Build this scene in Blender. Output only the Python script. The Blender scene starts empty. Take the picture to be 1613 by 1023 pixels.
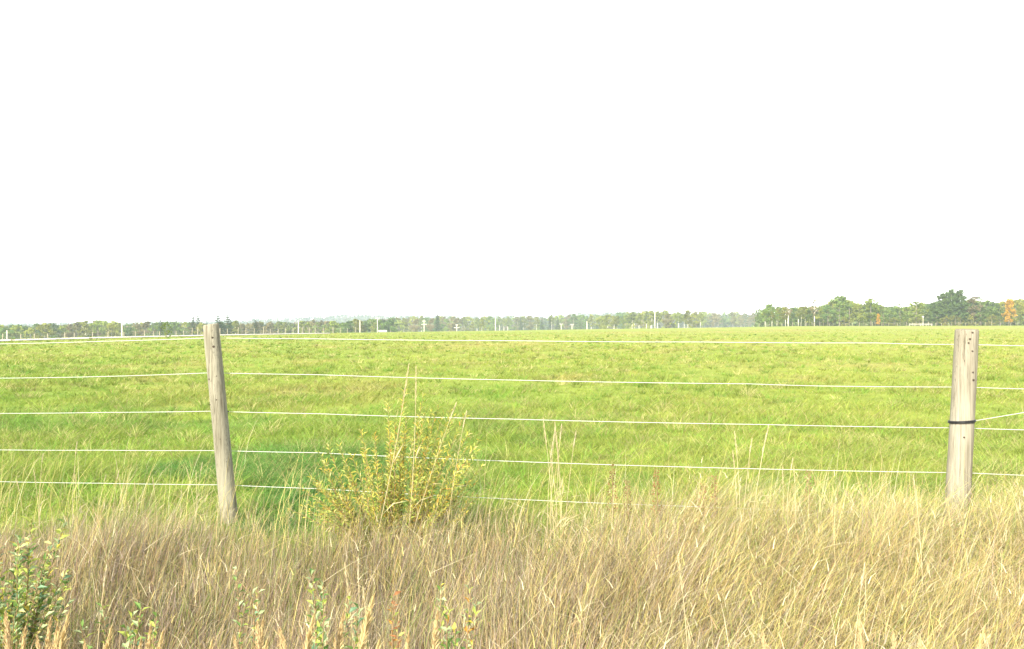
import bpy, math, random
import numpy as np
from mathutils import Vector, Matrix

SEED = 11
rng = np.random.default_rng(SEED)
random.seed(SEED)
R = math.radians
F, CX, CY, CAMZ = 1400.0, 806.5, 511.5, 1.30      # photo focal length in pixels, centre, eye height in metres
scene = bpy.context.scene
COL = scene.collection

# ------------------------------------------------------------------ helpers
def at(px, py, d):
    """point seen at photo pixel (px, py) at depth d metres"""
    return Vector(((px - CX) / F * d, d, CAMZ - (py - CY) / F * d))

def link(o, parent=None):
    COL.objects.link(o)
    if parent is not None:
        o.parent = parent
    return o

def tag(o, label=None, cat=None, group=None, kind=None):
    if label: o['label'] = label
    if cat: o['category'] = cat
    if group: o['group'] = group
    if kind: o['kind'] = kind
    return o

def empty(name, loc=(0, 0, 0), rot=(0, 0, 0)):
    o = bpy.data.objects.new(name, None)
    o.location = loc; o.rotation_euler = rot
    o.empty_display_size = 0.1
    return link(o)

def np_mesh(name, verts, faces, mat, parent=None, cols=None, smooth=False):
    """verts (n,3), faces (m,4) or (m,3) int arrays, cols (n,3)"""
    verts = np.ascontiguousarray(verts, np.float32); faces = np.ascontiguousarray(faces, np.int32)
    me = bpy.data.meshes.new(name)
    k = faces.shape[1]
    me.vertices.add(len(verts)); me.vertices.foreach_set('co', verts.ravel())
    me.loops.add(faces.size); me.loops.foreach_set('vertex_index', faces.ravel())
    me.polygons.add(len(faces))
    me.polygons.foreach_set('loop_start', np.arange(0, faces.size, k, dtype=np.int32))
    if smooth:
        me.polygons.foreach_set('use_smooth', np.ones(len(faces), bool))
    me.update(calc_edges=True)
    if cols is not None:
        a = me.color_attributes.new('Col', 'FLOAT_COLOR', 'POINT')
        c4 = np.ones((len(verts), 4), np.float32); c4[:, :3] = cols
        a.data.foreach_set('color', c4.ravel())
    me.materials.append(mat)
    return link(bpy.data.objects.new(name, me), parent)

class MB:
    """collects tubes, boxes and quads into one mesh"""
    def __init__(s): s.v = []; s.f = []; s.c = []; s.n = 0
    def add(s, v, f, c=(1, 1, 1)):
        v = np.asarray(v, float)
        s.v.append(v); s.f.extend([tuple(i + s.n for i in q) for q in f])
        s.c.append(np.broadcast_to(np.asarray(c, float), (len(v), 3))); s.n += len(v)
    def tube(s, pts, radii, n=6, c=(1, 1, 1), cap=True, jit=0.0):
        pts = [Vector(p) for p in pts]; m = len(pts)
        if not hasattr(radii, '__len__'): radii = [radii] * m
        vs = []; up = None
        for i, p in enumerate(pts):
            t = (pts[min(i + 1, m - 1)] - pts[max(i - 1, 0)]).normalized()
            if up is None:
                up = Vector((0, 1, 0)) if abs(t.y) < 0.9 else Vector((1, 0, 0))
            x = up.cross(t).normalized(); y = t.cross(x); up = y
            for k in range(n):
                a = 2 * math.pi * k / n
                r = radii[i] * (1 + jit * random.uniform(-1, 1))
                vs.append(p + x * (r * math.cos(a)) + y * (r * math.sin(a)))
        fs = [(i * n + k, i * n + (k + 1) % n, (i + 1) * n + (k + 1) % n, (i + 1) * n + k) for i in range(m - 1) for k in range(n)]
        if cap:
            fs.append(tuple(range(n))[::-1]); fs.append(tuple((m - 1) * n + k for k in range(n)))
        s.add([tuple(v) for v in vs], fs, c)
    def box(s, c, h, rz=0.0, col=(1, 1, 1)):
        ca, sa = math.cos(rz), math.sin(rz)
        vs = []
        for dx, dy, dz in [(-1,-1,-1),(1,-1,-1),(1,1,-1),(-1,1,-1),(-1,-1,1),(1,-1,1),(1,1,1),(-1,1,1)]:
            x, y = dx * h[0], dy * h[1]
            vs.append((c[0] + x * ca - y * sa, c[1] + x * sa + y * ca, c[2] + dz * h[2]))
        s.add(vs, [(3,2,1,0),(4,5,6,7),(0,1,5,4),(1,2,6,5),(2,3,7,6),(3,0,4,7)], col)
    def leaf(s, p, d, L, w, c, roll=0.0, droop=0.2):
        """a folded, bent leaf blade of two pairs of quads"""
        d = Vector(d).normalized(); p = Vector(p)
        side = d.cross(Vector((0, 0, 1)))
        if side.length < 1e-3: side = Vector((1, 0, 0))
        side.normalize(); side.rotate(Matrix.Rotation(roll, 3, d)); nrm = side.cross(d)
        mid = p + d * (L * .5); tip = p + d * L - nrm * (L * droop)
        a, b = mid + side * w + nrm * (w * .5), mid - side * w + nrm * (w * .5)
        s.add([tuple(p), tuple(a), tuple(mid), tuple(b), tuple(tip)], [(0, 1, 2), (0, 2, 3), (1, 4, 2), (2, 4, 3)], c)
    def build(s, name, mat, parent=None, smooth=False):
        me = bpy.data.meshes.new(name)
        v = np.concatenate(s.v)
        me.from_pydata([tuple(q) for q in v], [], s.f)
        a = me.color_attributes.new('Col', 'FLOAT_COLOR', 'POINT')
        c4 = np.ones((len(v), 4), np.float32); c4[:, :3] = np.concatenate(s.c)
        a.data.foreach_set('color', c4.ravel())
        if smooth: me.polygons.foreach_set('use_smooth', np.ones(len(me.polygons), bool))
        me.materials.append(mat)
        return link(bpy.data.objects.new(name, me), parent)

def copy_tree(o, parent=None):
    c = o.copy(); COL.objects.link(c)
    if parent is not None: c.parent = parent
    for ch in list(o.children): copy_tree(ch, c)
    return c

# value noise
_perm = np.random.default_rng(5).random((256, 256))
def vnoise(x, y):
    xi = np.floor(x).astype(int); yi = np.floor(y).astype(int)
    fx = x - xi; fy = y - yi; fx = fx * fx * (3 - 2 * fx); fy = fy * fy * (3 - 2 * fy)
    g = lambda i, j: _perm[i & 255, j & 255]
    return (g(xi, yi) * (1 - fx) + g(xi + 1, yi) * fx) * (1 - fy) + (g(xi, yi + 1) * (1 - fx) + g(xi + 1, yi + 1) * fx) * fy
def fbm(x, y, s, o=3):
    t = 0; a = 1; n = 0
    for k in range(o):
        t = t + a * vnoise(x * s + 17.3 * k, y * s + 5.1 * k); n += a; a *= .5; s *= 2.03
    return t / n
def sstep(t): t = np.clip(t, 0, 1); return t * t * (3 - 2 * t)

# ------------------------------------------------------------------ materials
def new_mat(name):
    m = bpy.data.materials.new(name); m.use_nodes = True
    return m, m.node_tree.nodes, m.node_tree.links

def veg_mat(name, transl=0.35, rough=0.6, spec=0.25, jitter=0.0, tint=(1, 1, 1)):
    m, N, L = new_mat(name)
    p = N['Principled BSDF']; out = N['Material Output']
    at_ = N.new('ShaderNodeAttribute'); at_.attribute_name = 'Col'
    src = at_.outputs['Color']
    mul = N.new('ShaderNodeMix'); mul.data_type = 'RGBA'; mul.blend_type = 'MULTIPLY'; mul.inputs['Factor'].default_value = 1
    L.new(src, mul.inputs['A']); mul.inputs['B'].default_value = (*tint, 1); src = mul.outputs['Result']
    if jitter:
        oi = N.new('ShaderNodeObjectInfo'); hs = N.new('ShaderNodeHueSaturation')
        mr = N.new('ShaderNodeMapRange'); mr.inputs['To Min'].default_value = 1 - jitter; mr.inputs['To Max'].default_value = 1 + jitter
        mh = N.new('ShaderNodeMapRange'); mh.inputs['To Min'].default_value = .5 - jitter * .04; mh.inputs['To Max'].default_value = .5 + jitter * .05
        L.new(oi.outputs['Random'], mr.inputs['Value'])
        fr = N.new('ShaderNodeMath'); fr.operation = 'MULTIPLY_ADD'; fr.inputs[1].default_value = 7.31; fr.inputs[2].default_value = .13
        fx = N.new('ShaderNodeMath'); fx.operation = 'FRACT'
        L.new(oi.outputs['Random'], fr.inputs[0]); L.new(fr.outputs[0], fx.inputs[0]); L.new(fx.outputs[0], mh.inputs['Value'])
        L.new(mr.outputs[0], hs.inputs['Value']); L.new(mh.outputs[0], hs.inputs['Hue']); L.new(src, hs.inputs['Color']); src = hs.outputs['Color']
    L.new(src, p.inputs['Base Color'])
    p.inputs['Roughness'].default_value = rough; p.inputs['Specular IOR Level'].default_value = spec
    t = N.new('ShaderNodeBsdfTranslucent'); L.new(src, t.inputs['Color'])
    mx = N.new('ShaderNodeMixShader'); mx.inputs[0].default_value = transl
    L.new(p.outputs[0], mx.inputs[1]); L.new(t.outputs[0], mx.inputs[2]); L.new(mx.outputs[0], out.inputs['Surface'])
    return m

def plain(name, col, rough=.7, noise=.15, scale=6.0, spec=.3):
    m, N, L = new_mat(name)
    p = N['Principled BSDF']; p.inputs['Roughness'].default_value = rough; p.inputs['Specular IOR Level'].default_value = spec
    tc = N.new('ShaderNodeTexCoord'); nz = N.new('ShaderNodeTexNoise'); nz.inputs['Scale'].default_value = scale; nz.inputs['Detail'].default_value = 6
    L.new(tc.outputs['Object'], nz.inputs['Vector'])
    cr = N.new('ShaderNodeValToRGB')
    cr.color_ramp.elements[0].position = .3; cr.color_ramp.elements[1].position = .7
    cr.color_ramp.elements[0].color = (*[c * (1 - noise) for c in col], 1); cr.color_ramp.elements[1].color = (*[min(1, c * (1 + noise)) for c in col], 1)
    L.new(nz.outputs['Fac'], cr.inputs[0]); L.new(cr.outputs[0], p.inputs['Base Color'])
    return m

def wood_mat(name, a, b, c):
    m, N, L = new_mat(name)
    p = N['Principled BSDF']; p.inputs['Roughness'].default_value = .85; p.inputs['Specular IOR Level'].default_value = .15
    tc = N.new('ShaderNodeTexCoord')
    def noise(sx, sz, scale, det):
        mp = N.new('ShaderNodeMapping'); mp.inputs['Scale'].default_value = (sx, sx, sz)
        nz = N.new('ShaderNodeTexNoise'); nz.inputs['Scale'].default_value = scale; nz.inputs['Detail'].default_value = det
        nz.inputs['Roughness'].default_value = .65
        L.new(tc.outputs['Object'], mp.inputs['Vector']); L.new(mp.outputs[0], nz.inputs['Vector']); return nz.outputs['Fac']
    grain = noise(60, 2.2, 1.0, 8); blotch = noise(9, 1.3, 1.0, 5); fine = noise(170, 7, 1.0, 4)
    r1 = N.new('ShaderNodeValToRGB'); e = r1.color_ramp.elements
    e[0].position = .32; e[0].color = (*a, 1); e[1].position = .66; e[1].color = (*b, 1); L.new(blotch, r1.inputs[0])
    r2 = N.new('ShaderNodeValToRGB'); e = r2.color_ramp.elements
    e[0].position = .34; e[0].color = (*c, 1); e[1].position = .52; e[1].color = (1, 1, 1, 1); L.new(grain, r2.inputs[0])
    mx = N.new('ShaderNodeMix'); mx.data_type = 'RGBA'; mx.blend_type = 'MULTIPLY'; mx.inputs['Factor'].default_value = .8
    L.new(r1.outputs[0], mx.inputs['A']); L.new(r2.outputs[0], mx.inputs['B'])
    hs = N.new('ShaderNodeHueSaturation'); mr = N.new('ShaderNodeMapRange'); mr.inputs['From Min'].default_value = .3; mr.inputs['From Max'].default_value = .7
    mr.inputs['To Min'].default_value = .8; mr.inputs['To Max'].default_value = 1.15
    L.new(fine, mr.inputs['Value']); L.new(mr.outputs[0], hs.inputs['Value']); L.new(mx.outputs['Result'], hs.inputs['Color'])
    crk = noise(95, .9, 1.0, 2); r3 = N.new('ShaderNodeValToRGB'); e = r3.color_ramp.elements      # drying cracks along the grain
    e[0].position = .485; e[0].color = (1, 1, 1, 1); e[1].position = .515; e[1].color = (1, 1, 1, 1); q = r3.color_ramp.elements.new(.5); q.color = (.12, .10, .08, 1)
    gate = noise(14, 1.7, 1.0, 1); r4 = N.new('ShaderNodeValToRGB'); e = r4.color_ramp.elements; e[0].position = .48; e[1].position = .56; L.new(gate, r4.inputs[0])
    m2 = N.new('ShaderNodeMix'); m2.data_type = 'RGBA'; m2.blend_type = 'MULTIPLY'; L.new(r4.outputs[0], m2.inputs['Factor']); L.new(crk, r3.inputs[0])
    L.new(hs.outputs[0], m2.inputs['A']); L.new(r3.outputs[0], m2.inputs['B'])
    L.new(m2.outputs['Result'], p.inputs['Base Color'])
    bp = N.new('ShaderNodeBump'); bp.inputs['Strength'].default_value = 1; bp.inputs['Distance'].default_value = .006
    L.new(grain, bp.inputs['Height']); L.new(bp.outputs[0], p.inputs['Normal'])
    return m

def ground_mat():
    m, N, L = new_mat('ground_soil_and_grass')
    p = N['Principled BSDF']; p.inputs['Roughness'].default_value = .95; p.inputs['Specular IOR Level'].default_value = .05
    at_ = N.new('ShaderNodeAttribute'); at_.attribute_name = 'Col'
    tc = N.new('ShaderNodeTexCoord')
    nz = N.new('ShaderNodeTexNoise'); nz.inputs['Scale'].default_value = 1.7; nz.inputs['Detail'].default_value = 9; nz.inputs['Roughness'].default_value = .7
    L.new(tc.outputs['Object'], nz.inputs['Vector'])
    mr = N.new('ShaderNodeMapRange'); mr.inputs['From Min'].default_value = .3; mr.inputs['From Max'].default_value = .7
    mr.inputs['To Min'].default_value = .7; mr.inputs['To Max'].default_value = 1.25
    hs = N.new('ShaderNodeHueSaturation'); L.new(nz.outputs['Fac'], mr.inputs['Value']); L.new(mr.outputs[0], hs.inputs['Value'])
    L.new(at_.outputs['Color'], hs.inputs['Color']); L.new(hs.outputs[0], p.inputs['Base Color'])
    return m

M = {
    'field': veg_mat('field_grass', .35, .6, .2),
    'dry': veg_mat('dry_grass', .3, .65, .2),
    'leaf': veg_mat('willow_leaf', .35, .5, .3),
    'crown': veg_mat('tree_crown', .3, .8, .1, jitter=.2, tint=(1.42, 1.3, .92)),
    'farwood': veg_mat('distant_wood', .15, .9, .05),
    'bark': plain('grey_bark', (.22, .19, .15), .9, .35, 3),
    'birch': plain('pale_birch_bark', (.62, .58, .5), .8, .3, 2),
    'stem': plain('reddish_stem', (.22, .15, .07), .7, .3, 30),
    'post_a': wood_mat('weathered_post_wood', (.31, .292, .215), (.20, .183, .128), (.38, .35, .30)),
    'post_b': wood_mat('paler_post_wood', (.31, .285, .215), (.215, .19, .135), (.45, .42, .37)),
    'endgrain': plain('post_end_grain', (.25, .21, .16), .9, .35, 40),
    'wire': plain('white_fence_wire', (.56, .56, .53), .45, .06, 3, .5),
    'black': plain('black_insulator', (.015, .015, .015), .5, .3, 20, .4),
    'knot': plain('dark_knot', (.06, .045, .03), .9, .3, 60),
    'pole': plain('sunlit_pole_wood', (.46, .42, .34), .85, .12, 1),
    'fpost': plain('pale_far_post', (.34, .30, .22), .85, .15, 3),
    'white': plain('white_painted_board', (.8, .79, .75), .6, .05, 2),
    'roof': plain('pale_green_roof', (.25, .33, .31), .5, .1, 2),
    'road': plain('pale_gravel', (.56, .52, .44), .95, .15, .6),
    'hill': plain('wooded_hill', (.07, .085, .05), .95, .4, .02),
}

# ------------------------------------------------------------------ terrain
KPX = np.array([-900, -300, 0, 200, 400, 600, 800, 1000, 1150, 1250, 1613, 2000, 2600])
KY  = np.array([ 550,  548, 536.5, 531, 527, 524, 521, 518, 516, 514.2, 513.2, 513, 513])
KD  = np.array([  50,   60,  82, 105, 130, 170, 210, 250, 275, 290, 300, 300, 300.])
KZF = np.array([ -9, -9, -9, -9, -9, -8.5, -6, -4, -1.5, .7, .9, .9, .9])
KZE = CAMZ - (KY - CY) / F * KD

def base_z(x, y):
    x = np.asarray(x, float); y = np.asarray(y, float)
    d = np.maximum(y, 1e-3)
    px = CX + x / d * F
    px = np.clip(px, -900, 2600)
    D = np.interp(px, KPX, KD); ze = np.interp(px, KPX, KZE); zf = np.interp(px, KPX, KZF)
    near = ze * sstep((d - 8) / (D - 8))
    z = np.where(d < D, near, ze + (zf - ze) * sstep((d - D) / 130))
    return np.where(y < 3, 0, z)

def ground_z(x, y):
    x = np.asarray(x, float); y = np.asarray(y, float)
    z = base_z(x, y)
    fade = np.clip(1 - y / 60, 0, 1)
    z = z + (fbm(x + 31, y + 7, .9, 2) - .5) * .10 * fade
    z = z + np.clip((x - .3) / 2.5, 0, 1) * np.clip(1 - abs(y - 4.6) / 2.2, 0, 1) * .11     # hummocky verge on the right
    z = z + (fbm(x + 3, y + 70, .05, 2) - .5) * .25 * np.clip((y - 8) / 25, 0, 1) * np.clip(1 - y / 100, 0, 1)
    return z
def gz(x, y): return float(ground_z(np.array([x]), np.array([y]))[0])

FX = np.array([-9.5, -6.4, -2.0, 2.65, 5.7, 9.5]); FY = np.array([7.7, 6.95, 5.9, 5.2, 4.75, 4.2])
def fence_y(x): return np.interp(x, FX, FY)
def dry_edge(x, y):
    """1 inside the dry roadside strip, 0 in the green field"""
    off = np.interp(x, [-4, -1.5, .2, 1.2, 2.6, 4], [-1.2, -.8, -.55, 0, .15, .2])
    e = fence_y(x) + off + (fbm(x + 9, y, 1.3, 3) - .5) * .9
    return sstep((e - y) / .9 + .5)

# colour fields -------------------------------------------------------------
def field_col(x, y):
    n1 = fbm(x + 100, y * .55 + 40, .28, 3); n2 = fbm(x + 7, y + 300, 1.1, 3); n3 = fbm(x + 50, y * .4 + 11, .06, 3)
    n4 = fbm(x + 211, y * .6 + 19, .5, 2)
    green = np.array([.165, .245, .036]); lush = np.array([.075, .205, .05]); yel = np.array([.255, .29, .055]); straw = np.array([.33, .27, .09])
    t = np.clip((n1 - .36) * 2.6, 0, 1) * .36 + np.clip((n2 - .4) * 3, 0, 1) * .25 + np.clip((y - 7) / 40, 0, 1) * .26
    t = t + .22 + np.clip(x / np.maximum(y, 1) * .55, -.15, .25)
    t = np.clip(t, 0, 1)[:, None]
    c = (green * (1 - t) + yel * t) * (1 + .25 * np.clip(1 - (y - 6) / 9, 0, 1))[:, None]  # near grass colour brightened to offset the shade its blades cast
    s = (np.clip((n4 - .6) * 4.5, 0, 1) * .45 + np.clip((n3 - .6) * 4, 0, 1) * .45)[:, None]
    c = c * (1 - s) + straw * s
    near = np.clip(1 - (y - 6) / 9, 0, 1)
    q = (np.clip((fbm(x + 77, y * .7 + 5, .75, 3) - .46) * 6, 0, 1) * near * np.clip(.62 - x * .14, .2, .8))[:, None]
    return c * (1 - q) + lush * q

# ------------------------------------------------------------------ ground sheet
def build_ground():
    rings = [0.0, .4]
    while rings[-1] < 3000: rings.append(rings[-1] * 1.028 + .02)
    r = np.array(rings)
    front = np.linspace(R(48), R(132), 300); back = np.linspace(R(132), R(408), 70)[1:-1]
    a = np.concatenate([front, back]); na = len(a); nr = len(r)
    rr, aa = np.meshgrid(r, a, indexing='ij')
    x = (rr * np.cos(aa)).ravel(); y = (rr * np.sin(aa)).ravel()
    z = ground_z(x, y)
    v = np.stack([x, y, z], 1)
    i, k = np.meshgrid(np.arange(nr - 1), np.arange(na), indexing='ij')
    k2 = (k + 1) % na
    f = np.stack([i * na + k, (i + 1) * na + k, (i + 1) * na + k2, i * na + k2], -1).reshape(-1, 4)
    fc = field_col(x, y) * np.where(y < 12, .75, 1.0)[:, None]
    soil = np.array([.12, .095, .06])
    w = dry_edge(x, y)[:, None]
    c = fc * (1 - w) + soil * w
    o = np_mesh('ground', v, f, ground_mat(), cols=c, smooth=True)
    tag(o, kind='structure')
build_ground()

# ------------------------------------------------------------------ blades
def blades(name, x, y, h, w, lean, ldir, bend, cols, segs, mat, parent=None, face=None, z=None):
    n = len(x)
    z = ground_z(x, y) - .01 if z is None else z
    if face is None: face = rng.uniform(0, 2 * np.pi, n)
    t = np.linspace(0, 1, segs + 1)[None, :]
    lx, ly = np.cos(ldir)[:, None], np.sin(ldir)[:, None]
    horiz = h[:, None] * (lean[:, None] * t + bend[:, None] * t ** 2.2)
    up = h[:, None] * t * (1 - .35 * np.minimum(bend[:, None], 1.6) * t ** 2)
    px = x[:, None] + lx * horiz; py = y[:, None] + ly * horiz; pz = z[:, None] + up
    wid = w[:, None] * (1 - .85 * t ** 1.6) * .5
    wx, wy = np.cos(face)[:, None] * wid, np.sin(face)[:, None] * wid
    V = np.empty((n, segs + 1, 2, 3), np.float32)
    V[:, :, 0, 0] = px - wx; V[:, :, 0, 1] = py - wy; V[:, :, 0, 2] = pz
    V[:, :, 1, 0] = px + wx; V[:, :, 1, 1] = py + wy; V[:, :, 1, 2] = pz
    b = (np.arange(n) * (segs + 1) * 2)[:, None] + (np.arange(segs) * 2)[None, :]
    fcs = np.stack([b, b + 1, b + 3, b + 2], -1).reshape(-1, 4)
    c = np.repeat(cols, (segs + 1) * 2, axis=0)
    return V.reshape(-1, 3), fcs, c

def merge(parts):
    vs, fs, cs, n = [], [], [], 0
    for v, f, c in parts:
        vs.append(v); fs.append(f + n); cs.append(c); n += len(v)
    return np.concatenate(vs), np.concatenate(fs), np.concatenate(cs)

def field_grass():
    parts = []
    def batch(n, dmin, dmax, mode, hs, segs):
        q = rng.random(n)
        d = 1 / (1 / dmin + q * (1 / dmax - 1 / dmin)) if mode == 'inv' else dmin * (dmax / dmin) ** q
        u = rng.uniform(-.74, .74, n); x = u * d; y = d
        keep = (y > fence_y(x) - 2.2) & (rng.random(n) > dry_edge(x, y) * .9)
        px = CX + u * F
        keep &= (y < np.interp(px, KPX, KD) * 1.02)
        x, y = x[keep], y[keep]; m = len(x)
        tuss = fbm(x * 1.0 + 5, y * .8 + 60, .8, 3); tall = np.clip((tuss - .42) * 3.2, 0, 1)
        h = hs * (.45 + 1.0 * tall) * rng.uniform(.5, 1.25, m)
        w = np.maximum(.0045, y * .00062) * rng.uniform(.7, 1.4, m)
        ld = rng.normal(.1, 1.5, m); lean = rng.uniform(.1, .9, m); bend = rng.uniform(.2, 1.3, m)
        c = field_col(x, y)
        c = c * rng.uniform(.72, 1.3, (m, 1)) * rng.normal(1, .07, (m, 3))
        dead = rng.random(m) < .07 + .12 * np.clip((fbm(x + 19, y, .4, 2) - .5) * 4, 0, 1)
        c[dead] = np.array([.42, .36, .15]) * rng.uniform(.75, 1.2, (dead.sum(), 1))
        parts.append(blades('', x, y, h, w, lean, ld, bend, np.clip(c, .01, .9), segs, None))
    batch(230000, 3.6, 150, 'inv', .10, 3)
    batch(200000, 6, 160, 'log', .12, 2)
    batch(110000, 3.4, 9, 'log', .09, 3)
    # tussocks: many blades out of one spot, leaning outwards
    nt = 19000; q = rng.random(nt); d = np.where(rng.random(nt) < .5, 1 / (1 / 4.8 + q * (1 / 90 - 1 / 4.8)), 4.8 * (110 / 4.8) ** q); u = rng.uniform(-.74, .74, nt); x = u * d; y = d
    k = (y > fence_y(x) - .3) & (rng.random(nt) < .25 + 1.5 * np.clip(fbm(x + 61, y * .8 + 8, .45, 3) - .42, 0, 1) * 2)
    x, y = x[k], y[k]; nt = len(x); nb = 18; rad = rng.uniform(.05, .16, nt); hh = rng.uniform(.07, .21, nt); shade = rng.uniform(.6, 1.3, (nt, 1)); tc = field_col(x, y) * shade
    gr = rng.random(nt) < .35; tc[gr] = tc[gr] * np.array([.7, .98, .8]); st = rng.random(nt) < .2; tc[st] = np.array([.40, .37, .15]) * shade[st]
    X = np.repeat(x, nb); Y = np.repeat(y, nb); m = nt * nb; a = rng.uniform(0, 6.283, m); r = np.repeat(rad, nb) * rng.random(m) ** .6
    parts.append(blades('', X + np.cos(a) * r, Y + np.sin(a) * r, np.repeat(hh, nb) * rng.uniform(.6, 1.15, m), np.maximum(.004, Y * .0005) * rng.uniform(.7, 1.4, m), rng.uniform(.1, .8, m), a, rng.uniform(.1, 1.2, m), np.clip(np.repeat(tc, nb, 0) * rng.uniform(.8, 1.2, (m, 1)), .01, .9), 3, None))
    v, f, c = merge(parts)
    tag(np_mesh('field_grass', v, f, M['field'], cols=c), 'bright green pasture grass covering the field beyond the wire fence', 'grass', kind='stuff')
field_grass()

def dry_grass():
    parts = []
    def area(n, y0=.9, y1=7.4):
        y = np.sqrt(rng.uniform(y0 ** 2 * .6, y1 ** 2, n) ) if False else rng.uniform(y0, y1, n)
        keep = rng.random(n) < (.62 * y + .8) / (.62 * y1 + .8)
        y = y[keep]; x = rng.uniform(-1, 1, len(y)) * (.66 * y + .8)
        return x, y
    pal = np.array([[.46, .36, .175], [.55, .465, .16], [.285, .225, .17], [.22, .285, .07], [.60, .53, .34], [.33, .22, .11]])
    def batch(n, hs, wid, segs, thin=1.0, green=0.0):
        x, y = area(n)
        k = rng.random(len(x)) < dry_edge(x, y) * thin
        x, y = x[k], y[k]; m = len(x)
        right = sstep((x + .3 * y * 0 + .2) / 1.6)             # windswept straw to the right
        cl = fbm(x + 40, y + 9, 1.9, 3)
        h = hs * (1 + .3 * right) * (.5 + .75 * cl) * rng.uniform(.6, 1.3, m) * (1 - .25 * sstep((2.6 - y) / 1.6))
        w = wid * rng.uniform(.6, 1.5, m)
        lock = (fbm(x + 5, y + 70, 2.6, 3) - .5) * 5.5
        ld = np.where(rng.random(m) < .55 + .25 * right, rng.normal(.15, .45, m) + lock, rng.uniform(-np.pi, np.pi, m))
        wild = rng.random(m)
        lean = rng.uniform(.02, .25, m) + right * rng.uniform(0, .3, m) + np.where(wild < .05, rng.uniform(.3, 1.2, m), 0)
        bend = rng.uniform(0, .35, m) + right * rng.uniform(0, 1.0, m) * (rng.random(m) < .7) + np.where((wild > .1) & (wild < .22), rng.uniform(.8, 2.0, m), 0)
        flat = np.clip((fbm(x + 33, y + 21, 1.4, 2) - .62) * 8, 0, 1)            # flattened clumps
        lean = lean + flat * rng.uniform(.4, 1.4, m)
        n1 = fbm(x + 14, y + 3, 1.1, 3); n2 = fbm(x + 90, y + 33, .9, 3)
        P = np.stack([.30 + 0 * n1, .10 + .42 * right + .5 * np.clip(n1 - .5, 0, 1), (.52 - .42 * right) * (.5 + n2), .10 + .5 * np.clip(n2 - .48, 0, 1) + green + .30 * np.clip(1 - abs(fence_y(x) - .5 - y) / .9, 0, 1), .08 + .2 * right, .16 + .05 * n1], 1)
        P = P / P.sum(1, keepdims=True); cs = P.cumsum(1)
        idx = (rng.random(m)[:, None] > cs).sum(1).clip(0, 5)
        c = pal[idx] * rng.uniform(.42, 1.38, (m, 1)) * rng.normal(1, .05, (m, 3))
        parts.append(blades('', x, y, h, w, lean, ld, bend, np.clip(c, .01, .9), segs, None))
    batch(230000, .30, .0021, 4)
    batch(60000, .36, .0020, 4)
    batch(70000, .2, .0034, 3, green=.25)
    # fine seed tips riding on top of the sward
    x, y = area(26000); k = rng.random(len(x)) < dry_edge(x, y) * .8; x, y = x[k], y[k]; m = len(x); right = sstep((x + .2) / 1.6)
    z = ground_z(x, y) + (.20 + .09 * right) * (.5 + .75 * fbm(x + 40, y + 9, 1.9, 3)) * rng.uniform(.8, 1.5, m)
    c = pal[rng.choice([0, 1, 2, 4, 4, 5], m)] * rng.uniform(.8, 1.25, (m, 1))
    parts.append(blades('', x, y, rng.uniform(.025, .07, m), rng.uniform(.0022, .004, m), rng.uniform(0, .5, m), rng.uniform(-np.pi, np.pi, m), rng.uniform(0, 1.2, m), c, 2, None, z=z))
    # bent and broken stems lying across the others
    x, y = area(2600); k = rng.random(len(x)) < dry_edge(x, y); x, y = x[k], y[k]; m = len(x)
    z = ground_z(x, y) + rng.uniform(.05, .26, m); c = pal[rng.choice([1, 4, 4, 0], m)] * rng.uniform(.9, 1.3, (m, 1))
    parts.append(blades('', x, y, rng.uniform(.04, .12, m), rng.uniform(.002, .0035, m), rng.uniform(1.2, 3.2, m), rng.uniform(-np.pi, np.pi, m), rng.uniform(0, 2.0, m), np.clip(c, 0, .85), 4, None, z=z))
    # straw scattered beyond the strip among the first green metres
    n = 1200
    x = rng.uniform(-4.6, 4.6, n); y = fence_y(x) + rng.exponential(.55, n) - .6
    m = len(x); h = rng.uniform(.2, .62, m); ld = rng.normal(.3, .9, m)
    c = pal[rng.choice([0, 1, 4, 1], m)] * rng.uniform(.8, 1.2, (m, 1))
    parts.append(blades('', x, y, h, rng.uniform(.0018, .003, m), rng.uniform(.02, .2, m), ld, rng.uniform(0, .5, m), c, 4, None))
    v, f, c = merge(parts)
    tag(np_mesh('dry_grass', v, f, M['dry'], cols=c), 'tall dry straw coloured grass filling the roadside verge in front of the fence', 'dry grass', kind='stuff')
dry_grass()

# ------------------------------------------------------------------ the wire fence (one thing: posts, wires, fittings)
fence = empty('wire_fence', (0, 5.6, 0))
tag(fence, 'roadside fence of round wooden posts strung with five white wires', 'fence')
FO = Vector((0, -5.6, 0))
def fpart(mb, name, mat, parent, smooth=False):
    """geometry is laid out in world metres; shift it to the parent's own origin"""
    off = Vector((0, 5.6, 0)) if parent is fence else Vector((0, 5.6, 0)) + parent.location
    mb.v = [v - np.array(off) for v in mb.v]
    return mb.build(name, mat, parent, smooth)

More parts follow.
